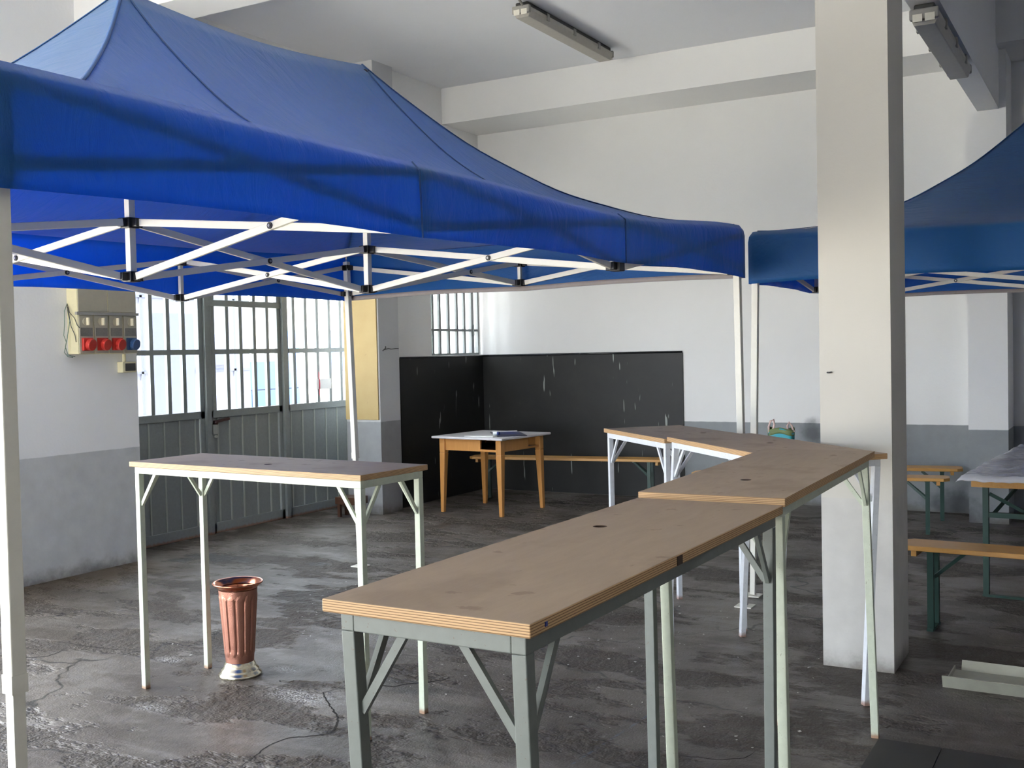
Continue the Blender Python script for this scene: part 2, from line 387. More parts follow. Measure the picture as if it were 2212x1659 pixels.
# yellow panel on the pillar
tag(box(-6.5, -6.115, 8.185, 8.2, .9, 2.7).build('wall_panel', 'yellow'), 'yellow painted panel on the pillar beside the gate', 'panel')
g = mb().tube([(-6.09, 8.27, 1.56), (-6.05, 8.28, 1.572), (-6.06, 8.34, 1.565), (-6.08, 8.44, 1.57), (-6.09, 8.5, 1.57)], .004, 6)
g.tube([(-6.095, 8.25, 1.55), (-6.07, 8.265, 1.575), (-6.085, 8.285, 1.59)], .005, 6)
tag(g.build('wire_hook', 'wire_dark'), 'thin bent wire sticking to the grey white pillar', 'wire')
tag(mb().tube([(-1.215, 5.13, 1.39), (-1.20, 5.115, 1.39), (-1.19, 5.12, 1.392)], .004, 6).build('wall_nail', 'wire_dark'), 'small dark nail in the white column', 'nail')

# gate -------------------------------------------------------------
def leaf(n, y0, y1, bars, ribs, label, door=False, zt=2.5):
    t = empty('door_%d' % n, (XG, y0, 0), 0, label, None, None, 'structure')
    O = (XG, y0, 0)
    a, b = XG-.02, XG+.02
    fr = mb().box(a, b, y0, y0+.05, .0, zt).box(a, b, y1-.05, y1, .0, zt)
    fr.box(a, b, y0, y1, .0, .09).box(a, b, y0, y1, 1.0, 1.065).box(a, b, y0, y1, zt-.06, zt)
    if door: fr.box(a, b+.01, y0, y1, 1.965, 2.02)
    fr.build('frame', 'gate', t, O, bevel=.004)
    mb().box(a-.004, b+.004, y0+.05, y1-.05, 1.550, 1.592).build('cross_bar', 'gate', t, O)
    ys = [y0+.05]+bars+[y1-.05]
    for y in bars: mb().box(XG-.014, XG+.014, y-.019, y+.019, 1.065, zt-.06).build('window_bar', 'gate', t, O)
    for i in range(len(ys)-1):
        for z0, z1 in ((1.065, 1.558), (1.584, 1.965 if door else zt-.06)) + (((2.02, zt-.06),) if door else ()):
            mb().box(XG-.004, XG, ys[i]+.008, ys[i+1]-.008, z0, z1).build('pane', 'glass', t, O)
    rs = [y0+.05]+ribs+[y1-.05]
    for i in range(len(rs)-1):
        mb().box(XG-.012, XG+.004, rs[i]+.006, rs[i+1]-.006, .09, 1.0).build('gate_slat', 'gate', t, O)
    for y in ribs: mb().box(XG-.012, XG+.012, y-.007, y+.007, .09, 1.0).build('gate_rib', 'gate_lite', t, O)
    return t
leaf(1, 5.66, 6.70, [5.80, 5.97, 6.142, 6.322, 6.488], [5.91, 6.09, 6.253, 6.417, 6.592], 'grey iron gate leaf with barred panes beside the socket panel')
d = leaf(2, 6.75, 7.68, [6.825, 6.996, 7.161, 7.338, 7.507], [6.856, 6.995, 7.155, 7.332, 7.502], 'grey iron wicket door with barred panes and a latch', True)
O2 = (XG, 6.75, 0)
mb().bar((XG+.03, 6.79, .965), (XG+.03, 6.97, .985), .022, .022).tube([(XG+.015, 6.80, .955), (XG+.06, 6.80, .955)], .012).build('door_latch', 'latch', d, O2)
mb().box(XG+.02, XG+.035, 6.775, 6.825, .86, .94).tube([(XG+.03, 6.80, .84), (XG+.05, 6.80, .84)], .012).build('lock_plate', 'gate_lite', d, O2)
leaf(3, 7.73, 8.80, [7.869, 8.042, 8.213, 8.396, 8.57], [7.80, 7.968, 8.137, 8.312, 8.484, 8.65], 'grey iron gate leaf with barred panes beside the yellow panel')
struct('trim_1', mb().box(XG-.03, XG+.045, 6.70, 6.75, 0, 2.52).box(XG-.03, XG+.045, 7.68, 7.73, 0, 2.52).box(XG-.03, XG+.02, 5.66, 8.80, 2.5, 2.53), 'gate', 'grey iron posts between the gate leaves')
s_ = empty('gate_sign', (XG+.03, 8.25, 1.2), 0, 'small white plate with a thin red stripe on the gate bars', 'plate')
mb().box(XG+.016, XG+.022, 8.17, 8.39, 1.19, 1.29).build('plate', 'paper', s_, s_.location)
st = mb(); pts = [(8.205, 1.13), (8.216, 1.19), (8.218, 1.25), (8.212, 1.32), (8.203, 1.36), (8.206, 1.25)]
st.add([(XG+.024, y, z) for y, z in pts]+[(XG+.028, y, z) for y, z in pts], [(0,1,2,3,4,5),(11,10,9,8,7,6)]+[(i,(i+1)%6,6+(i+1)%6,6+i) for i in range(6)])
st.build('stripe', 'red_stripe', s_, s_.location)

# barred window on the left wall by the corner
wn = empty('window_1', (XB-.1, 9.21, 1.49), 0, 'barred window above the black wall sheet in the corner', None, None, 'structure'); WO = tuple(wn.location)
xw = XB-.06
mb().box(xw-.02, xw+.02, 9.21, YB, 1.492, 1.512).box(xw-.02, xw+.02, 9.21, YB, 2.48, 2.52).box(xw-.02, xw+.02, 9.21, 9.23, 1.512, 2.48).box(xw-.02, xw+.02, YB-.02, YB, 1.512, 2.48).build('frame', 'gate', wn, WO)
wb = [9.316, 9.45, 9.62, 9.785, 9.935]
for y in wb: mb().box(xw-.012, xw+.012, y-.017, y+.017, 1.512, 2.48).build('window_bar', 'gate', wn, WO)
mb().box(xw-.02, xw+.02, 10.06, 10.11, 1.512, 2.48).build('window_stile', 'gate', wn, WO)
mb().box(xw-.016, xw+.016, 9.23, YB-.02, 1.745, 1.77).build('cross_bar', 'gate', wn, WO)
ys = [9.23]+wb+[10.06]
for i in range(len(ys)-1):
    for z0, z1 in ((1.512, 1.745), (1.77, 2.48)): mb().box(xw-.006, xw-.002, ys[i]+.01, ys[i+1]-.01, z0, z1).build('pane', 'glass', wn, WO)
mb().box(xw+.02, xw+.035, 10.075, 10.095, 1.70, 1.82).build('latch', 'gate', wn, WO)

# black sheets on the walls in the corner
t = empty('wall_sheet', (-5.0, YB, 0), 0, 'black glossy topped sheet covering the lower back wall', 'wall sheet')
mb().box(XB+.012, -3.835, YB-.012, YB-.001, 0.005, 1.47).build('sheet', 'board', t, t.location, bevel=.003)
mb().tube([(XB+.014, YB-.012, 1.478), (-3.84, YB-.012, 1.478)], .011, 10).build('top_fold', 'board_edge', t, t.location, smooth=True)
t = empty('wall_sheet', (XB, 9.4, 0), 0, 'black sheet covering the lower left wall under the barred window', 'wall sheet')
mb().box(XB+.001, XB+.012, 8.63, YB-.002, 0.005, 1.475).build('sheet', 'board', t, t.location, bevel=.003)
mb().tube([(XB+.012, 8.63, 1.478), (XB+.012, YB-.03, 1.478)], .009, 10).build('top_fold', 'board_edge', t, t.location, smooth=True)

# ---------------------------------------------------------------- pop-up tents
def tent(org, ud, vd, nu, low, upz, eave, zbot, zpeak, feet, label, hems, pex=2.0):
    ud = Vector(ud); vd = Vector(vd); org = Vector(org); L = nu*1.5
    def P(u, v, z): q = org + ud*u + vd*v; return Vector((q.x, q.y, z))
    c = P(L/2, 1.5, 0)
    t = empty('pop_up_tent', c, 0, label, 'tent', 'blue pop-up tents'); O = tuple(c)
    lo = lambda k: low.get(k, 1.915); hi = lambda k: upz.get(k, 2.11)
    corners = [(0,0),(0,3),(L,0),(L,3)]
    def ez(u, v):     # eave height along the rim
        def side(v): return [eave.get((1.5*i, v), 2.2) for i in range(nu+1)]
        def it(a, u):
            i = min(nu-1, max(0, int(u/1.5))); f = u/1.5-i; f = f*f*(3-2*f); return a[i]*(1-f)+a[i+1]*f
        f = v/3; return it(side(0), u)*(1-f)+it(side(3), u)*f
    def roof(u, v):
        h = min(v, 3-v, u, L-u)/1.5; h = max(0, min(1, h))
        g_ = h**pex
        z = ez(u, v)*(1-g_)+zpeak*g_
        if 1.5 < u < L-1.5:     # the ridge sags a little between its posts
            k = math.sin((u-1.5)/1.5*math.pi); z -= .045*abs(k)*h*h
        z += .006*math.sin(u*7+v*3)*math.sin(v*9-u*2)*(1-h)*h*4
        return P(u, v, z)
    # roof cloth: one skin split along the hips
    N = 24; rf = mb()
    def strip(fa, fb, n=N, m_=N):    # from rim edge fa(s) to crest fb(s)
        rf.grid(lambda s, r: roof(*[a*(1-r)+b*r for a, b in zip(fa(s), fb(s))]), n, m_)
    strip(lambda s: (s*L, 0), lambda s: (1.5+s*(L-3), 1.5), N*nu, N)
    strip(lambda s: ((1-s)*L, 3), lambda s: (1.5+(1-s)*(L-3), 1.5), N*nu, N)
    strip(lambda s: (0, (1-s)*3), lambda s: (1.5, 1.5), N*2, N)
    strip(lambda s: (L, s*3), lambda s: (L-1.5, 1.5), N*2, N)
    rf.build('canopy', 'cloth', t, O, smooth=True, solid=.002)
    # seams on the cloth
    def seam(a, b, wd=.016):
        q = mb(); n = 30
        dx, dy = b[0]-a[0], b[1]-a[1]; l = math.hypot(dx, dy); px, py = -dy/l*wd/2, dx/l*wd/2
        def pt(s, r):
            k = r*2-1; p = roof(a[0]+dx*s+px*k, a[1]+dy*s+py*k); return p+Vector((0,0,.006))
        q.grid(pt, n, 2); q.build('seam', 'seam', t, O, smooth=True, solid=.003)
    e_ = .02
    for cu, cv in corners: seam((1.5 if cu == 0 else L-1.5, 1.5), (abs(cu-e_), abs(cv-e_)))
    for i in range(1, nu):
        for v in (e_, 3-e_): seam((1.5*i, 1.5), (1.5*i, v), .010)
    # valances on the four sides
    def valance(a, b, n, name='valance', hem=False):
        dx, dy = b[0]-a[0], b[1]-a[1]; l = math.hypot(dx, dy); nx, ny = dy/l, -dx/l
        cu, cv = L/2, 1.5
        if (a[0]+dx/2-cu)*nx+(a[1]+dy/2-cv)*ny < 0: nx, ny = -nx, -ny
        def pt(s, r):
            u, v = a[0]+dx*s, a[1]+dy*s; z0 = ez(u, v); k = (s*n) % 1.0
            ex = (s*2-1)*.026*min(1, r*8); u += dx/l*ex; v += dy/l*ex
            wob = (.006*math.sin(s*31)+.004*math.sin(s*77+1))*r
            belly = .020*math.sin(math.pi*k)*math.sin(math.pi*min(1, r*1.1))*(1 if int(s*n) % 2 else .5)
            zz = z0*(1-r)+(zbot+.012*math.sin(math.pi*k))*r
            o_ = .004+(.022+.014*min(1, min(s, 1-s)*l/.25))*min(1, r*8)+wob*min(1, min(s, 1-s)*8)+belly; return P(u+nx*o_, v+ny*o_, zz)
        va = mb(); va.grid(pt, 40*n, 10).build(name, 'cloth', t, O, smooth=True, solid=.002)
        if hem:
            hm = mb(); hm.grid(lambda s, r: pt(s, .90+.10*r)-P(nx*.006, ny*.006, 0)+P(0, 0, 0), 20*n, 1)
            hm.build('hem', 'hem', va_last(t), O, smooth=True, solid=.002)
        for i in range(1, n):
            s = i/n; q = [pt(s, r/8)+Vector((0, 0, 0)) + (P(nx*.003, ny*.003, 0)-P(0, 0, 0)) for r in range(9)]
            mb().tube(q, .0035, 5).build('seam', 'seam', t, O)
    def va_last(t_): return [o for o in t_.children if o.name.startswith('valance')][-1]
    valance((0,0),(L,0), nu, hem='v0' in hems); valance((0,3),(L,3), nu, hem='v3' in hems)
    valance((0,0),(0,3), 2, hem='u0' in hems); valance((L,0),(L,3), 2, hem='uL' in hems)
    def inset(k): return (k[0]+(.010 if k[0] == 0 else -.010), k[1]+(.010 if k[1] == 0 else -.010)) if k in corners else k
    # legs
    for k in corners:
        ft = Vector(feet.get(k, tuple(P(*k, 0)))); tp = P(*inset(k), ez(*k)-.035); ax = tp-ft
        mid = ft+ax*.36
        lg = mb().bar(mid, tp, .038, .038, vd).build('leg', 'tent_metal', t, O, bevel=.003)
        mb().bar(ft+ax*.004, ft+ax*.42, .030, .030, vd).build('inner_leg', 'tent_metal', lg, O)
        mb().box(ft.x-.05, ft.x+.05, ft.y-.05, ft.y+.05, 0, .006).build('foot_plate', 'tent_metal', lg, O)
        mb().bar(ft+ax*.352, ft+ax*.372, .040, .040, vd).build('leg_clip', 'tent_metal', lg, O)
    # nodes: upper and lower joints
    nodes = [(1.5*i, v) for i in range(nu+1) for v in (0, 3)]+[(0, 1.5), (L, 1.5)]+[(1.5*i, 1.5) for i in range(1, nu)]
    for k in nodes:
        for z in (lo(k), hi(k)):
            q = P(*inset(k), z); jw = .044 if k in corners else .052; b = mb().bar(q-Vector((0,0,.022)), q+Vector((0,0,.022)), jw, jw, vd)
            for dd in (ud, -ud, vd, -vd):
                e2 = Vector((k[0], k[1]))+Vector((dd.dot(ud), dd.dot(vd)))*.3
                if 0 <= e2.x <= L and 0 <= e2.y <= 3: b.bar(q, q+dd*.055, .024, .034)
            jo = b.build('joint', 'black_plastic', t, O, bevel=.003)
        if k not in corners and not (0 < k[0] < L and k[1] == 1.5):
            mb().bar(P(*k, lo(k)), P(*k, hi(k)), .022, .022, vd).build('side_post', 'tent_metal', t, O)
    for i in range(1, nu):
        k = (1.5*i, 1.5)
        mb().bar(P(*k, lo(k)-.02), P(*k, zpeak-.03), .030, .030, vd).build('peak_post', 'tent_metal', t, O)
        mb().tube([P(*k, zpeak-.10), P(*k, zpeak-.03)], [.05, .035], 10).build('peak_cap', 'black_plastic', t, O)
    bays = [((1.5*i, v), (1.5*i+1.5, v)) for i in range(nu) for v in (0, 3)]
    bays += [((u, v), (u, v+1.5)) for u in (0, L) for v in (0, 1.5)]
    bays += [((1.5*i, v), (1.5*i, v+1.5)) for i in range(1, nu) for v in (0, 1.5)]
    bays += [((1.5*i, 1.5), (1.5*i+1.5, 1.5)) for i in range(nu)]
    for a, b in bays:
        A = P(*a, 0); B = P(*b, 0); d_ = (B-A).normalized(); n_ = Vector((-d_.y, d_.x, 0))*.009
        e = d_*.045
        for (za, zb_, sg) in ((hi(a), lo(b), 1), (lo(a), hi(b), -1)):
            p = P(*a, za)+e+n_*sg; q = P(*b, zb_)-e+n_*sg
            arm = mb().bar(p, q, .014, .030).build('scissor_arm', 'tent_metal', t, O, bevel=.002)
            if sg == 1:
                f_ = (hi(a)-lo(a))/((hi(a)-lo(a))+(hi(b)-lo(b))); x_ = p*(1-f_)+q*f_; x_.z = hi(a)*(1-f_)+lo(b)*f_
                mm = n_.normalized()
                mb().tube([x_-mm*.030, x_+mm*.012], .013, 10).build('pivot', 'black_plastic', arm, O)
                mb().tube([x_-mm*.033, x_+mm*.015], .006, 8).build('pivot_bolt', 'bolt', arm, O)
    return t
ta = -.0649
tX = (math.cos(ta), math.sin(ta), 0); tY = (-math.sin(ta), math.cos(ta), 0)
tent((-1.9232, 6.0465, 0), tuple(-k for k in tY), tuple(-k for k in tX), 3,
     low={(3,1.5):1.868, (1.5,1.5):1.87, (0,1.5):1.965, (1.5,3):1.892, (0,3):1.962, (3,0):1.95, (1.5,0):1.90, (0,0):1.95, (4.5,0):1.97},
     upz={(3,1.5):2.092, (1.5,1.5):2.08, (0,1.5):2.09, (0,3):2.15, (3,0):2.125, (1.5,0):2.085, (0,0):2.15, (4.5,0):2.15},
     eave={(0,0):2.215, (1.5,0):2.14, (3,0):2.175, (4.5,0):2.205, (0,3):2.23}, zbot=1.913, zpeak=3.06,
     feet={(0,3):(-4.78, 6.14, 0), (0,0):(-1.935, 6.10, 0)}, label='big blue pop-up tent on the left over the small bar table', hems=('u0',))
tent((-1.93, 6.36, 0), (1,0,0), (0,1,0), 3, low={(0,0):1.95}, upz={}, eave={(0,0):2.205, (1.5,0):2.17, (3,0):2.17, (0,3):2.2},
     zbot=1.893, zpeak=3.06, feet={(0,0):(-1.975, 6.385, 0)}, label='blue pop-up tent on the right behind the white column', hems=('v3',))

# ---------------------------------------------------------------- bar tables
def bar_table(x, y, rz, L, W, H, label, ply, paint, over=(.03, .005, .005, .03), lean=(0, 0), leans=None, hole=(0, 0)):
    """over: overhang of the top at -s, +s, -t, +t; lean: world shift of the feet"""
    t = empty('bar_table', (x, y, 0), rz, label, 'table', 'plywood bar tables')
    th = .024
    # top with a round hole in the middle
    n = 24; rr = .017; hx, hy = hole
    ring = [(hx+rr*math.cos(2*math.pi*i/n), hy+rr*math.sin(2*math.pi*i/n)) for i in range(n)]
    cr = .012; out = []
    per = []
    for i in range(n):
        c_, s_2 = math.cos(2*math.pi*i/n), math.sin(2*math.pi*i/n)
        k = min((L/2-hx*(1 if c_ > 0 else -1))/max(1e-6, abs(c_)), (W/2-hy*(1 if s_2 > 0 else -1))/max(1e-6, abs(s_2)))
        per.append((hx+c_*k, hy+s_2*k))
    # add the true corners to the outer ring
    cs = [(L/2, W/2), (-L/2, W/2), (-L/2, -W/2), (L/2, -W/2)]
    b = mb(); v = []; f = []
    for z in (H-th, H):
        v += [(px, py, z) for px, py in ring]+[(px, py, z) for px, py in per]+[(px, py, z) for px, py in cs]
    K = 2*n+4
    def ang(p): return math.atan2(p[1]-hy, p[0]-hx) % (2*math.pi)
    outer_ids = sorted(list(range(n, 2*n+4)), key=lambda i: ang(v[i]))
    for zi, fl in ((0, True), (1, False)):
        o_ = zi*K
        for j in range(n):
            a0, a1 = 2*math.pi*j/n, 2*math.pi*(j+1)/n
            seg = [i for i in outer_ids if a0-1e-6 <= ang(v[i]) <= a1+1e-6] if j < n-1 else [i for i in outer_ids if ang(v[i]) >= a0-1e-6]+[n]
            face = [o_+j]+[o_+i for i in seg]+[o_+(j+1) % n]
            face = face[::-1] if fl else face
            f.append(tuple(face))
    for i in range(len(outer_ids)):
        a_, b_ = outer_ids[i], outer_ids[(i+1) % len(outer_ids)]; f.append((a_, b_, K+b_, K+a_))
    for j in range(n): f.append(((j+1) % n, j, K+j, K+(j+1) % n))
    b.add(v, f); tt = b.build('table_top', ply, t, bevel=.0025)
    tt.data.materials.append(M['hole'])
    for j in range(n): tt.data.polygons[len(f)-1-j].material_index = 1
    x0, x1, y0, y1 = -L/2+over[0], L/2-over[1], -W/2+over[2], W/2-over[3]
    s = .028; z1 = H-th; z0 = z1-.030
    mb().box(x0, x1, y0, y0+s, z0, z1).build('rail', paint, t, bevel=.002); mb().box(x0, x1, y1-s, y1, z0, z1).build('rail', paint, t, bevel=.002)
    mb().box(x0, x0+s, y0+s, y1-s, z0, z1).build('rail', paint, t, bevel=.002); mb().box(x1-s, x1, y0+s, y1-s, z0, z1).build('rail', paint, t, bevel=.002)
    c_, s_2 = math.cos(-rz), math.sin(-rz)
    for i, (cx, cy, ix, iy) in enumerate(((x0+s/2, y0+s/2, 1, 1), (x1-s/2, y0+s/2, -1, 1), (x1-s/2, y1-s/2, -1, -1), (x0+s/2, y1-s/2, 1, -1))):
        ln = (leans or {}).get(i, lean); lx, ly = ln[0]*c_-ln[1]*s_2, ln[0]*s_2+ln[1]*c_
        mb().bar((cx, cy, z0), (cx+lx, cy+ly, 0), s, s, (0, 1, 0)).build('leg', paint, t, bevel=.002)
        k = .15/z0
        for dx, dy in ((ix, 0), (0, iy)):
            run = .115 if dx else min(.115, (y1-y0)*.38)
            p = Vector((cx+lx*k+dx*s*.45, cy+ly*k+dy*s*.45, z0-.145)); q = Vector((cx+dx*run, cy+dy*run, z0+.004))
            mb().bar(p, q, .016, .011, (dy, dx, 0)).build('brace', paint, t)
    return t
rgt = (.869, .494)
def sh(k): return (rgt[0]*k, rgt[1]*k)
bar_table(-3.2769, 3.5969, -.0624, 1.406, .428, 1.0518, 'pale legged bar table standing over the copper umbrella stand', 'ply3', 'paint_pale', (.035, .004, .004, .03), hole=(.03, -.05))
bt = bar_table(-1.0291, 2.1925, 1.5601, 1.406, .428, 1.088, 'nearest bar table, grey frame, its bare end facing the camera', 'ply2', 'paint_grey', (.006, .03, .012, .038),
          leans={0: sh(.024), 3: sh(.038), 1: sh(-.006), 2: sh(.006)}, hole=(.2, .095))
mb().box(-.075, -.045, -.2155, -.212, 1.066, 1.085).build('edge_chip', 'hole', bt)
mb().box(-.655, -.647, -.2155, -.213, 1.073, 1.081).build('blue_dot', 'blue_gloss', bt)
bar_table(-1.0398, 3.6089, 1.5958, 1.40, .428, 1.104, 'second bar table, its front end overlapping the nearest one', 'ply', 'paint_pale', (.02, .055, .012, .05),
          leans={1: sh(.03), 0: sh(.01), 3: sh(.02)}, hole=(-.33, .0))
bar_table(-1.455, 4.9299, -.8056, 1.2289, .4776, 1.0638, 'third bar table, turned askew beside the white column', 'ply3', 'paint_white', (.035, .02, .012, .02), lean=sh(-.055), hole=(-.05, .05))
bar_table(-2.2123, 5.7023, -.7685, .862, .4934, 1.0509, 'farthest bar table, short, in front of the black sheet', 'ply3', 'paint_white', (.03, .008, .01, .03), lean=sh(.004), hole=(.18, .1))

# ---------------------------------------------------------------- copper umbrella stand
t = empty('umbrella_stand', (-3.69, 3.79, 0), 0, 'fluted copper umbrella stand with a shiny stepped base', 'umbrella stand')
def flute(r, z, a):
    k = max(0, min(1, (z-.10)/.012))*max(0, min(1, (.395-z)/.012))
    ph = (a/(2*math.pi)*13) % 1.0; e = abs(ph*2-1)
    edge = max(0, min(1, ((z-.10-.022*(e**2))/.008)))*max(0, min(1, ((.395-.022*(e**2)-z)/.008)))
    return r - .0035*k*max(0, (e-.72)/.28)**1.0*edge*1.4 + .0022*edge*(1-e*e)
prof = [(.066 + (.091-.066)*(i/70)**1.05, .062+.355*i/70) for i in range(71)]
b = mb().lathe(prof, 208, fr=flute, close=False)
b.build('body', 'copper', t, smooth=True)
mb().lathe([(.058, .07), (.062, .09), (.083, .40), (.088, .418)], 64, close=False).build('inner_wall', 'copper_smooth', t, smooth=True)
mb().lathe([(.088, .415), (.094, .424), (.106, .436), (.115, .441), (.119, .446), (.117, .451), (.110, .449), (.098, .440), (.089, .424)], 64, close=False).build('rim', 'copper_smooth', t, smooth=True)
mb().lathe([(.0, .0), (.100, .0), (.103, .006), (.101, .014), (.092, .022), (.090, .028), (.088, .034), (.078, .043), (.076, .050), (.073, .058), (.068, .066), (.064, .074), (.0, .074)], 64, close=False).build('base', 'pewter', t, smooth=True)

# ---------------------------------------------------------------- small wooden table with things on it
t = empty('wooden_table', (-5.28, 8.86, 0), math.radians(-6.5), 'honey wood table with a white top and tapered legs', 'table')
hw, hd, H = .42, .40, .73
mb().box(-hw, hw, -hd, hd, H-.022, H).build('tabletop', 'laminate', t, bevel=.008)
for sx in (-1, 1):
    for sy in (-1, 1):
        cx, cy = sx*(hw-.085), sy*(hd-.085)
        q = mb().bar((cx, cy, H-.022), (cx, cy, H-.16), .062, .062, (0,1,0)); q.bar((cx, cy, H-.16), (cx+sx*.014, cy+sy*.014, 0), .062, .062, (0,1,0), .036, .036)
        q.build('leg', 'beech', t, bevel=.006)
ax, ay = hw-.085-.031, hd-.085-.031
mb().box(-ax, ax-.19, -ay-.045, -ay-.025, H-.135, H-.022).build('apron', 'beech', t)
mb().box(ax-.19, ax, -ay-.045, -ay-.025, H-.135, H-.115).build('apron_strip', 'beech', t)
mb().box(ax+.025, ax+.045, -ay, ay-.17, H-.135, H-.022).build('apron', 'beech', t)
mb().box(ax+.025, ax+.045, ay-.17, ay, H-.135, H-.115).build('apron_strip', 'beech', t)
mb().box(-ax, ax, ay+.025, ay+.045, H-.135, H-.022).build('apron', 'beech', t)
mb().box(-ax-.045, -ax-.025, -ay, ay, H-.135, H-.022).build('apron', 'beech', t)
mb().box(-ax-.02, ax+.02, -ay-.02, ay+.02, H-.13, H-.12).build('under_shelf', 'brown_wood', t)
def on_table(u, v): # local to world
    a = math.radians(-6.5); return (-5.28+u*math.cos(a)-v*math.sin(a), -8.86*-1+u*math.sin(a)+v*math.cos(a), H)
p_ = on_table(.17, .04)
f_ = empty('folder', p_, math.radians(38), 'open dark blue folder lying on the white topped table', 'folder')
mb().box(-.14, .14, -.26, .26, 0, .006).build('cover', 'navy', f_)
mb().box(-.10, .11, -.05, .24, .006, .0075).build('picture', 'blue_gloss', f_)
mb().box(-.125, .125, .255, .285, .003, .012).build('spine', 'paper', f_)
p_ = on_table(.10, -.29)
tag(box(-.16, .14, -.04, .05, 0, .009).build('booklet', 'paper', None, bevel=.002), 'thin white booklet at the front edge of the white topped table', 'booklet').location = p_
bpy.data.objects['booklet'].rotation_euler = (0, 0, math.radians(4))
p_ = on_table(.18, -.16)
c_ = empty('small_pot', (p_[0], p_[1], H+.0065), 0, 'tiny white pot lying on the dark blue folder', 'pot')
mb().tube([(-.03, 0, .018), (.012, 0, .018)], .018, 16).build('pot_body', 'cup', c_, smooth=False)
mb().tube([(.013, 0, .018), (.03, 0, .018)], .015, 16).build('lid', 'blue_gloss', c_)

# ---------------------------------------------------------------- beer benches and table
def plank(L, W, z0, z1, ch):
    return mb().prism([(-L/2+ch, -W/2), (L/2-ch, -W/2), (L/2, -W/2+ch), (L/2, W/2-ch), (L/2-ch, W/2), (-L/2+ch, W/2), (-L/2, W/2-ch), (-L/2, -W/2+ch)], z0, z1)
def bench(x, y, rz, label, L=2.05, W=.235, H=.45):
    t = empty('bench', (x, y, 0), rz, label, 'bench', 'folding benches')
    plank(L, W, H-.026, H, .045).build('seat', 'pine', t, bevel=.004)
    for s in (-1, 1):
        mb().box(s*(L/2-.085)-.014, s*(L/2-.085)+.014, -W/2+.03, W/2-.03, H-.06, H-.026).build('cleat', 'pine', t, bevel=.002)
        xx = s*(L/2-.165)
        for sy in (-1, 1): mb().box(xx-.016, xx+.016, sy*.065-.014, sy*.065+.014, 0.012, H-.028).build('leg', 'green_metal', t)
        mb().box(xx-.016, xx+.016, -.095, .095, 0, .014).build('foot_bar', 'green_metal', t)
        mb().box(xx-.02, xx+.02, -.09, .09, H-.034, H-.026).build('hinge_plate', 'green_metal', t)
        for sy in (-1, 1): mb().bar((xx-s*.012, sy*.05, H-.17), (xx-s*.17, sy*.02, H-.03), .008, .018).build('strut', 'green_metal', t)
        mb().tube([(xx-s*.17, -.03, H-.034), (xx-s*.17, .03, H-.034)], .007, 8).build('hinge_pin', 'bolt', t)
    return t
bench(-4.86, 9.61, math.radians(8.5), 'long pine bench in front of the black sheet behind the wooden table')
bench(-.03, 6.0, math.radians(-3.5), 'nearest pine bench to the right of the white column')
bench(-2.22, 8.95, math.radians(8), 'pine bench carrying the teal bag, nearer of two by the back wall')
bench(-2.21, 9.66, math.radians(9), 'pine bench against the back wall behind the bench with the bag')
t = empty('beer_table', (-.42, 7.76, 0), math.radians(86), 'pine folding table covered with clear plastic film', 'table')
L, W, H = 2.1, .66, .735
mb().box(-L/2, L/2, -W/2, W/2, H-.026, H).build('table_top', 'pine', t, bevel=.006)
for s in (-1, 1):
    mb().box(s*(L/2-.10)-.016, s*(L/2-.10)+.016, -W/2+.05, W/2-.03, H-.07, H-.026).build('cleat', 'pine', t, bevel=.002)
    xx = s*(L/2-.20)
    for sy in (-1, 1): mb().box(xx-.018, xx+.018, sy*.24-.016, sy*.24+.016, 0.012, H-.028).build('leg', 'green_metal', t)
    mb().box(xx-.016, xx+.016, -.26, .26, 0, .014).build('foot_bar', 'green_metal', t)
    mb().box(xx-.014, xx+.014, -.24, .24, H-.26, H-.23).build('cross_bar', 'green_metal', t)
    for sy in (-1, 1): mb().bar((xx, sy*.22, H-.12), (xx-s*.03, 0, H-.24), .014, .02).build('brace', 'green_metal', t)
    for sy in (-1, 1): mb().bar((xx-s*.012, sy*.2, H-.24), (xx-s*.28, sy*.05, H-.03), .010, .02).build('strut', 'green_metal', t)
f = mb()
def film(s, r):
    u = -L/2-.03+s*(L+.06); v = -W/2-.035+r*(W+.07)
    z = H+.003+.022*abs(nz.noise(Vector((u*3.2, v*5, 0))))+.012*abs(nz.noise(Vector((u*9, v*14, 3))))
    ed = max(abs(u)-L/2, abs(v)-W/2, 0)
    return (u, v, z-ed*1.1)
f.grid(film, 150, 50)
fo = f.build('plastic_cover', 'film', None, smooth=True, solid=.001)
tag(fo, 'wrinkled clear plastic film spread over the pine folding table', 'plastic cover'); fo.location = t.location; fo.rotation_euler = t.rotation_euler

# teal bag on the bench
t = empty('shopping_bag', (-2.5, 8.93, .451), math.radians(8), 'teal plastic shopping bag with pale handles on a bench', 'bag')
def bagside(s, r):
    a = 2*math.pi*s; q = .035
    cx, cy = math.cos(a), math.sin(a)
    wx, wy = .088+.02*r, .05+.012*r
    k = 1/max(abs(cx), abs(cy)); k = k*.6+.4
    z = r*(.36+.02*math.sin(a*3))
    return (cx*k*wx*(1+.04*math.sin(9*r+a*4)), cy*k*wy*(1+.06*math.sin(7*r+a*5)), z)
b = mb().grid(bagside, 48, 14); b.build('bag_body', 'teal', t, smooth=True, solid=.002)
mb().grid(lambda s, r: (Vector(bagside(s, .93+.05*r))*1.0).to_tuple()[:2]+(.325+.05*r+.012*math.sin(s*19),), 48, 3).build('bag_lining', 'bag_green', t, smooth=True, solid=.003)
mb().tube([(-.095, -.03, .34), (-.098, -.03, .39), (-.08, -.03, .44), (-.058, -.03, .452), (-.05, -.03, .41), (-.065, -.03, .35)], .009, 8).build('handle', 'bag_handle', t, smooth=True)
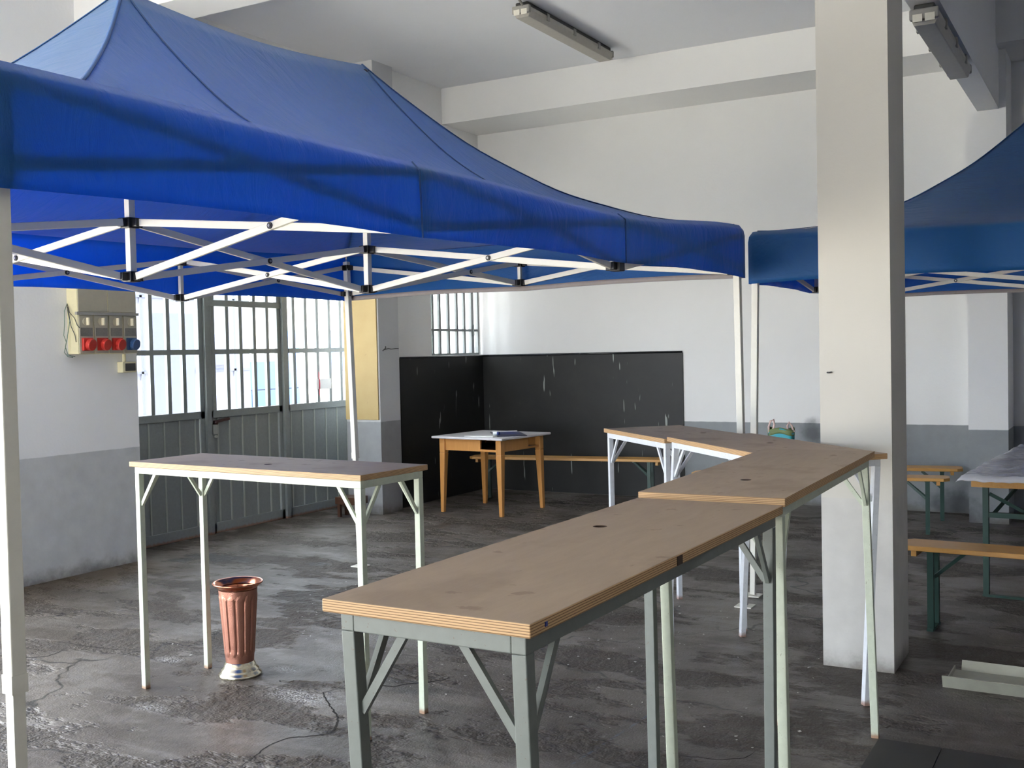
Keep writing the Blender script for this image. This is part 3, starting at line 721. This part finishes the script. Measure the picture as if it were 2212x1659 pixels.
mb().tube([(.06, -.03, .35), (.055, -.03, .40), (.07, -.03, .43), (.09, -.02, .40), (.10, -.02, .36), (.115, -.03, .355)], .008, 8).build('handle', 'bag_handle', t, smooth=True)

# ---------------------------------------------------------------- socket panel on the left wall
t = empty('socket_panel', (XL, 5.3, 1.5), 0, 'cream electrical panel with red sockets on the left wall', 'electrical panel'); O = tuple(t.location)
fx = -6.36; y0, yw = 5.055, .129
mb().box(XL, fx, y0, y0+4*yw, 1.566, 2.07).build('housing', 'cream', t, O, bevel=.004)
for i in range(2): mb().box(fx, fx+.006, y0+.006+i*2*yw, y0+2*yw-.004+i*2*yw, 1.865, 2.065).build('cover_plate', 'beige', t, O, bevel=.002)
mb().box(fx, fx+.022, y0-.02, y0+4*yw+.004, 1.842, 1.862).build('rail', 'lamp_grey', t, O)
for i in range(4):
    a = y0+i*yw; md = mb().box(fx, fx+.010, a+.006, a+yw-.006, 1.570, 1.840).build('module', 'beige', t, O, bevel=.002)
    cy = a+yw*.5
    mb().tube([(fx+.01, cy, 1.795), (fx+.018, cy, 1.795)], .030, 20).build('knob_base', 'beige', md, O)
    mb().bar((fx+.03, cy, 1.768), (fx+.03, cy, 1.822), .014, .026, (1,0,0)).build('knob', 'ivory', md, O, bevel=.003)
    mb().box(fx+.01, fx+.012, a+.014, a+yw-.014, 1.692, 1.752).build('label_plate', 'dirty_label', md, O)
    mt = 'red' if i < 3 else 'blue_plastic'
    mb().box(fx+.008, fx+.030, a+.022, a+yw-.022, 1.590, 1.680).build('socket_flange', mt, md, O, bevel=.004)
    mb().tube([(fx+.03, cy+.004, 1.634), (fx+.062, cy+.010, 1.628)], .041, 24).build('socket_lid', mt, md, O, bevel=.004)
wires = [
 ('wire_green', [(XL+.005, 5.06, 1.93), (XL+.02, 5.02, 1.87), (XL+.03, 5.01, 1.78), (XL+.03, 5.0, 1.70), (XL+.03, 5.02, 1.65), (XL+.03, 5.0, 1.58), (XL+.03, 5.03, 1.55), (XL+.03, 5.07, 1.545)]),
 ('wire_dark', [(XL+.02, 5.045, 1.92), (XL+.06, 5.03, 1.86), (XL+.09, 5.045, 1.82), (XL+.11, 5.05, 1.77), (fx+.012, 5.06, 1.75)]),
 ('wire_dark', [(XL+.02, 5.045, 1.90), (XL+.05, 5.035, 1.83), (XL+.06, 5.04, 1.76), (XL+.09, 5.045, 1.70), (XL+.10, 5.045, 1.65)]),
 ('wire_green', [(XL+.02, 5.045, 1.88), (XL+.06, 5.03, 1.80), (XL+.04, 5.02, 1.68), (XL+.03, 5.01, 1.62), (XL+.03, 5.03, 1.56), (XL+.04, 5.08, 1.55)])]
for mt, pts in wires: mb().tube(pts, .0028, 6).build('loose_wire', mt, t, O, smooth=True)
t = empty('switch_box', (XL, 5.55, 1.42), 0, 'small cream switch box below the socket panel', 'switch'); O = tuple(t.location)
mb().box(XL, XL+.06, 5.475, 5.60, 1.425, 1.505).build('housing', 'cream', t, O, bevel=.004)
mb().box(XL+.06, XL+.066, 5.497, 5.59, 1.437, 1.493).build('rocker', 'lamp_dark', t, O, bevel=.002)
mb().tube([(XL+.025, 5.52, 1.505), (XL+.025, 5.52, 1.563)], .013, 12).build('conduit', 'cream', t, O)

# ---------------------------------------------------------------- fluorescent fixtures
def fixture(x, y0, y1, ztop, label):
    t = empty('fluorescent_light', (x, (y0+y1)/2, ztop), 0, label, 'light fixture', 'tube light fixtures'); O = tuple(t.location)
    w2 = .078
    mb().box(x-w2*.72, x+w2*.72, y0+.02, y1-.02, ztop-.055, ztop).build('housing', 'lamp_dark', t, O, bevel=.01)
    # trapezoid cover
    pr_ = [(-w2, -.045), (w2, -.045), (w2*.98, -.07), (w2*.72, -.118), (-w2*.72, -.118), (-w2*.98, -.07)]
    b = mb(); n = len(pr_)
    b.add([(x+a, y0+.03, ztop+c) for a, c in pr_]+[(x+a, y1-.03, ztop+c) for a, c in pr_], [tuple(range(n)), tuple(range(2*n-1, n-1, -1))]+[(i, n+i, n+(i+1)%n, (i+1)%n) for i in range(n)])
    b.build('cover', 'lamp_diffuser', t, O, bevel=.004)
    for yy, sg in ((y0, 1), (y1, -1)):
        mb().box(x-w2*1.0, x+w2*1.0, min(yy, yy+sg*.035), max(yy, yy+sg*.035), ztop-.09, ztop-.03).build('end_cap', 'lamp_grey', t, O, bevel=.008)
        for k in (-1, 1):
            mb().box(x+k*w2*.42-.026, x+k*w2*.42+.026, yy-.004 if sg > 0 else yy, yy if sg > 0 else yy+.004, ztop-.105, ztop-.062).build('end_window', 'lamp_end', t, O)
    for i in range(3):
        for k in (-1, 1):
            yy = y0+(y1-y0)*(.2+.3*i); mb().box(x+k*w2-.006, x+k*w2+.006, yy-.02, yy+.02, ztop-.085, ztop-.03).build('clip', 'lamp_grey', t, O)
    return t
fixture(-4.12, 7.50, 9.12, ZC, 'dusty tube light on the ceiling above the big tent')
fixture(-.968, 6.44, 7.95, 3.42, 'dusty tube light under the beam right of the column')
tag(mb().tube([(-4.1, 7.50, ZC-.03), (-4.08, 7.40, ZC-.012), (-4.05, 6.8, ZC-.012), (-4.0, 5.56, ZC-.012)], .011, 8).build('ceiling_cable', 'lamp_grey'), 'grey cable running along the ceiling to the tube light', 'cable')

# ---------------------------------------------------------------- things on the floor
t = empty('lamp_trough', (0, 5.12, 0), math.radians(-1), 'long dull white metal trough lying on the floor by the column', 'metal trough')
x0, x1 = -.69, .75
mb().box(x0, x1, -.10, .145, 0.0, .012).build('bottom', 'trough', t, bevel=.002)
mb().bar((x0-.01, -.125, .028), (x1, -.125, .028), .006, .062, (0, -.45, 1)).build('front_lip', 'trough', t)
mb().bar((x0+.03, .16, .026), (x1, .16, .026), .006, .056, (0, .6, 1)).build('back_lip', 'trough', t)
mb().box(x0, x0+.006, -.10, .145, .012, .03).build('end_plate', 'trough', t)
t = empty('floor_hatch', (-.4, 3.6, 0), 0, 'dark flat steel plates on the floor at the lower right', 'floor plate')
mb().box(-.825+.4, -.60+.4, -.9, .64, 0, .006).build('steel_plate', 'hatch', t)
mb().box(-.594+.4, -.1+.4, -.9, .64, 0, .006).build('steel_plate', 'hatch', t)
mb().box(-.61+.4, -.58+.4, -.9, .64, 0, .003).build('gap_shade_strip', 'black_plastic', t)  # black strip added under the gap to paint in its shade
t = empty('wooden_stool', (-6.25, 8.02, 0), math.radians(5), 'low dark brown wooden stool at the foot of the yellow panel', 'stool')
mb().box(-.20, .05, -.09, .09, .12, .19).build('seat', 'brown_wood', t, bevel=.004)
for sx in (-.17, .02):
    for sy in (-.06, .06): mb().box(sx-.015, sx+.015, sy-.015, sy+.015, 0, .12).build('leg', 'brown_wood', t)
sc = mb()
for i in range(260):
    x = -4.6+random.random()*3.6; y = 3.9+random.random()*2.3; s = random.choice([.003, .004, .005, .006, .009]); an = random.random()*6
    c_, s_2 = math.cos(an)*s, math.sin(an)*s
    sc.add([(x+c_, y+s_2, .003), (x-s_2, y+c_, .002), (x-c_, y-s_2, .003), (x+s_2, y-c_, .0045), (x, y, .0005)], [(0,1,2,3),(0,3,4),(3,2,4),(2,1,4),(1,0,4)])
tag(sc.build('floor_litter', 'litter'), 'tiny pale scraps and crumbs scattered over the dark floor', 'litter', kind='stuff')

# cracks broken into the asphalt
CRACKS = [
    [(-3.109, 3.844), (-3.150, 3.751), (-3.096, 3.698), (-3.003, 3.618), (-2.908, 3.545), (-2.837, 3.466), (-2.795, 3.390), (-2.791, 3.339), (-2.842, 3.291), (-2.904, 3.237), (-2.914, 3.187), (-2.917, 3.119), (-2.887, 3.043), (-2.865, 2.931)],
    [(-5.513, 5.470), (-5.486, 5.618), (-5.461, 5.735), (-5.469, 5.840), (-5.505, 5.992), (-5.442, 6.057), (-5.400, 6.132)],
    [(-3.831, 2.679), (-3.828, 2.726), (-3.788, 2.820), (-3.765, 2.914), (-3.755, 2.968), (-3.738, 3.001), (-3.704, 3.036)],
    [(-5.538, 6.540), (-5.550, 6.622), (-5.563, 6.793), (-5.604, 7.030)],
    [(-4.936, 3.514), (-4.881, 3.549), (-4.836, 3.589), (-4.845, 3.660), (-4.876, 3.732)],
    [(-5.084, 3.805), (-4.984, 3.810), (-4.898, 3.810), (-4.735, 3.817), (-4.613, 3.835), (-4.520, 3.870)],
    [(-1.466, 3.741), (-1.381, 3.763), (-1.305, 3.770), (-1.226, 3.830), (-1.210, 3.909)],
    [(-3.030, 3.943), (-2.909, 3.956), (-2.863, 4.038), (-2.794, 4.087), (-2.758, 4.150), (-2.743, 4.205)],
    [(-1.714, 5.321), (-1.644, 5.412), (-1.621, 5.542)],
    [(-6.145, 6.734), (-6.226, 6.893), (-6.341, 7.045)],
    [(-5.001, 6.725), (-4.994, 6.899), (-5.000, 7.165)]]
CW = [.015, .007, .008, .006, .014, .012, .010, .024, .006, .006, .005]
FLOOR = bpy.data.objects['floor']
for pts, wd in zip(CRACKS, CW):
    P_ = [Vector((x, y, 0)) for x, y in pts]; fine = []
    for a_, b_ in zip(P_, P_[1:]):
        n = max(2, int((b_-a_).length/.018))
        for i in range(n): fine.append(a_.lerp(b_, i/n))
    fine.append(P_[-1]); v = []; f = []; k = len(fine)
    for i, p in enumerate(fine):
        d_ = (fine[min(i+1, k-1)]-fine[max(i-1, 0)]).normalized(); n_ = Vector((-d_.y, d_.x, 0))
        jit = .5*wd*nz.noise(p*38); tw = wd*(.25+.75*math.sin(math.pi*(i+.5)/k))*(.5+.6*abs(nz.noise(p*22+Vector((5, 1, 0)))))
        v += [p+n_*(jit+tw/2)+Vector((0, 0, .0008)), p+n_*(jit-tw/2)+Vector((0, 0, .0008))]
    for i in range(k-1): f.append((2*i, 2*i+1, 2*i+3, 2*i+2))
    mb().add(v, f).build('crack', 'crack', FLOOR)

# ---------------------------------------------------------------- the yard seen through the gate
struct('ground_outside', box(-60, 40, -40, 60, -.35, -.155), 'ground', 'bright pale yard outside the gate')
t = empty('yard_building', (-10.6, 10.6, 0), 0, 'pale lilac building seen through the gate panes', 'building'); O = tuple(t.location)
mb().box(-12.2, -10.6, 6.0, 11.25, -.05, 6.5).build('wall', 'facade', t, O)
for y in (7.6, 9.35, 10.4, 10.95): mb().box(-10.6, -10.585, y-.02, y+.02, 0, 6).build('joint', 'facade_dark', t, O)
for z in (1.35, 2.3): mb().box(-10.6, -10.585, 6.0, 11.25, z-.015, z+.015).build('joint', 'facade_dark', t, O)
mb().box(-10.6, -10.58, 9.5, 10.2, 0, 2.1).build('door_panel', 'facade_dark', t, O)
for y in (8.1, 10.55): mb().box(-10.6, -10.57, y, y+.22, 1.42, 1.62).build('vent', 'facade_dark', t, O)
t = empty('yard_block_wall', (-13, 14, 0), 0, 'low blue grey block wall outside the gate', 'wall'); O = tuple(t.location)
for i in range(4):
    for j in range(3): mb().box(-13.3, -13+.01*((i+j) % 2), 12.6+i*.62+.01, 12.6+(i+1)*.62-.01, -.05+j*.5, -.05+(j+1)*.5-.015).build('block', 'blue_wall', t, O, bevel=.008)
mb().box(-13.28, -13.02, 12.62, 15.06, -.05, 1.42).build('core', 'facade_dark', t, O)
t = empty('yard_house', (-24, 26, 0), 0, 'pale cream house far behind the block wall', 'building'); O = tuple(t.location)
mb().box(-30, -22, 20.5, 34, -.05, 5.5).build('wall', 'house', t, O)
for y in (22, 24.5, 27): mb().box(-22, -21.97, y, y+1.0, 1.0, 2.3).build('window', 'blue_wall', t, O)
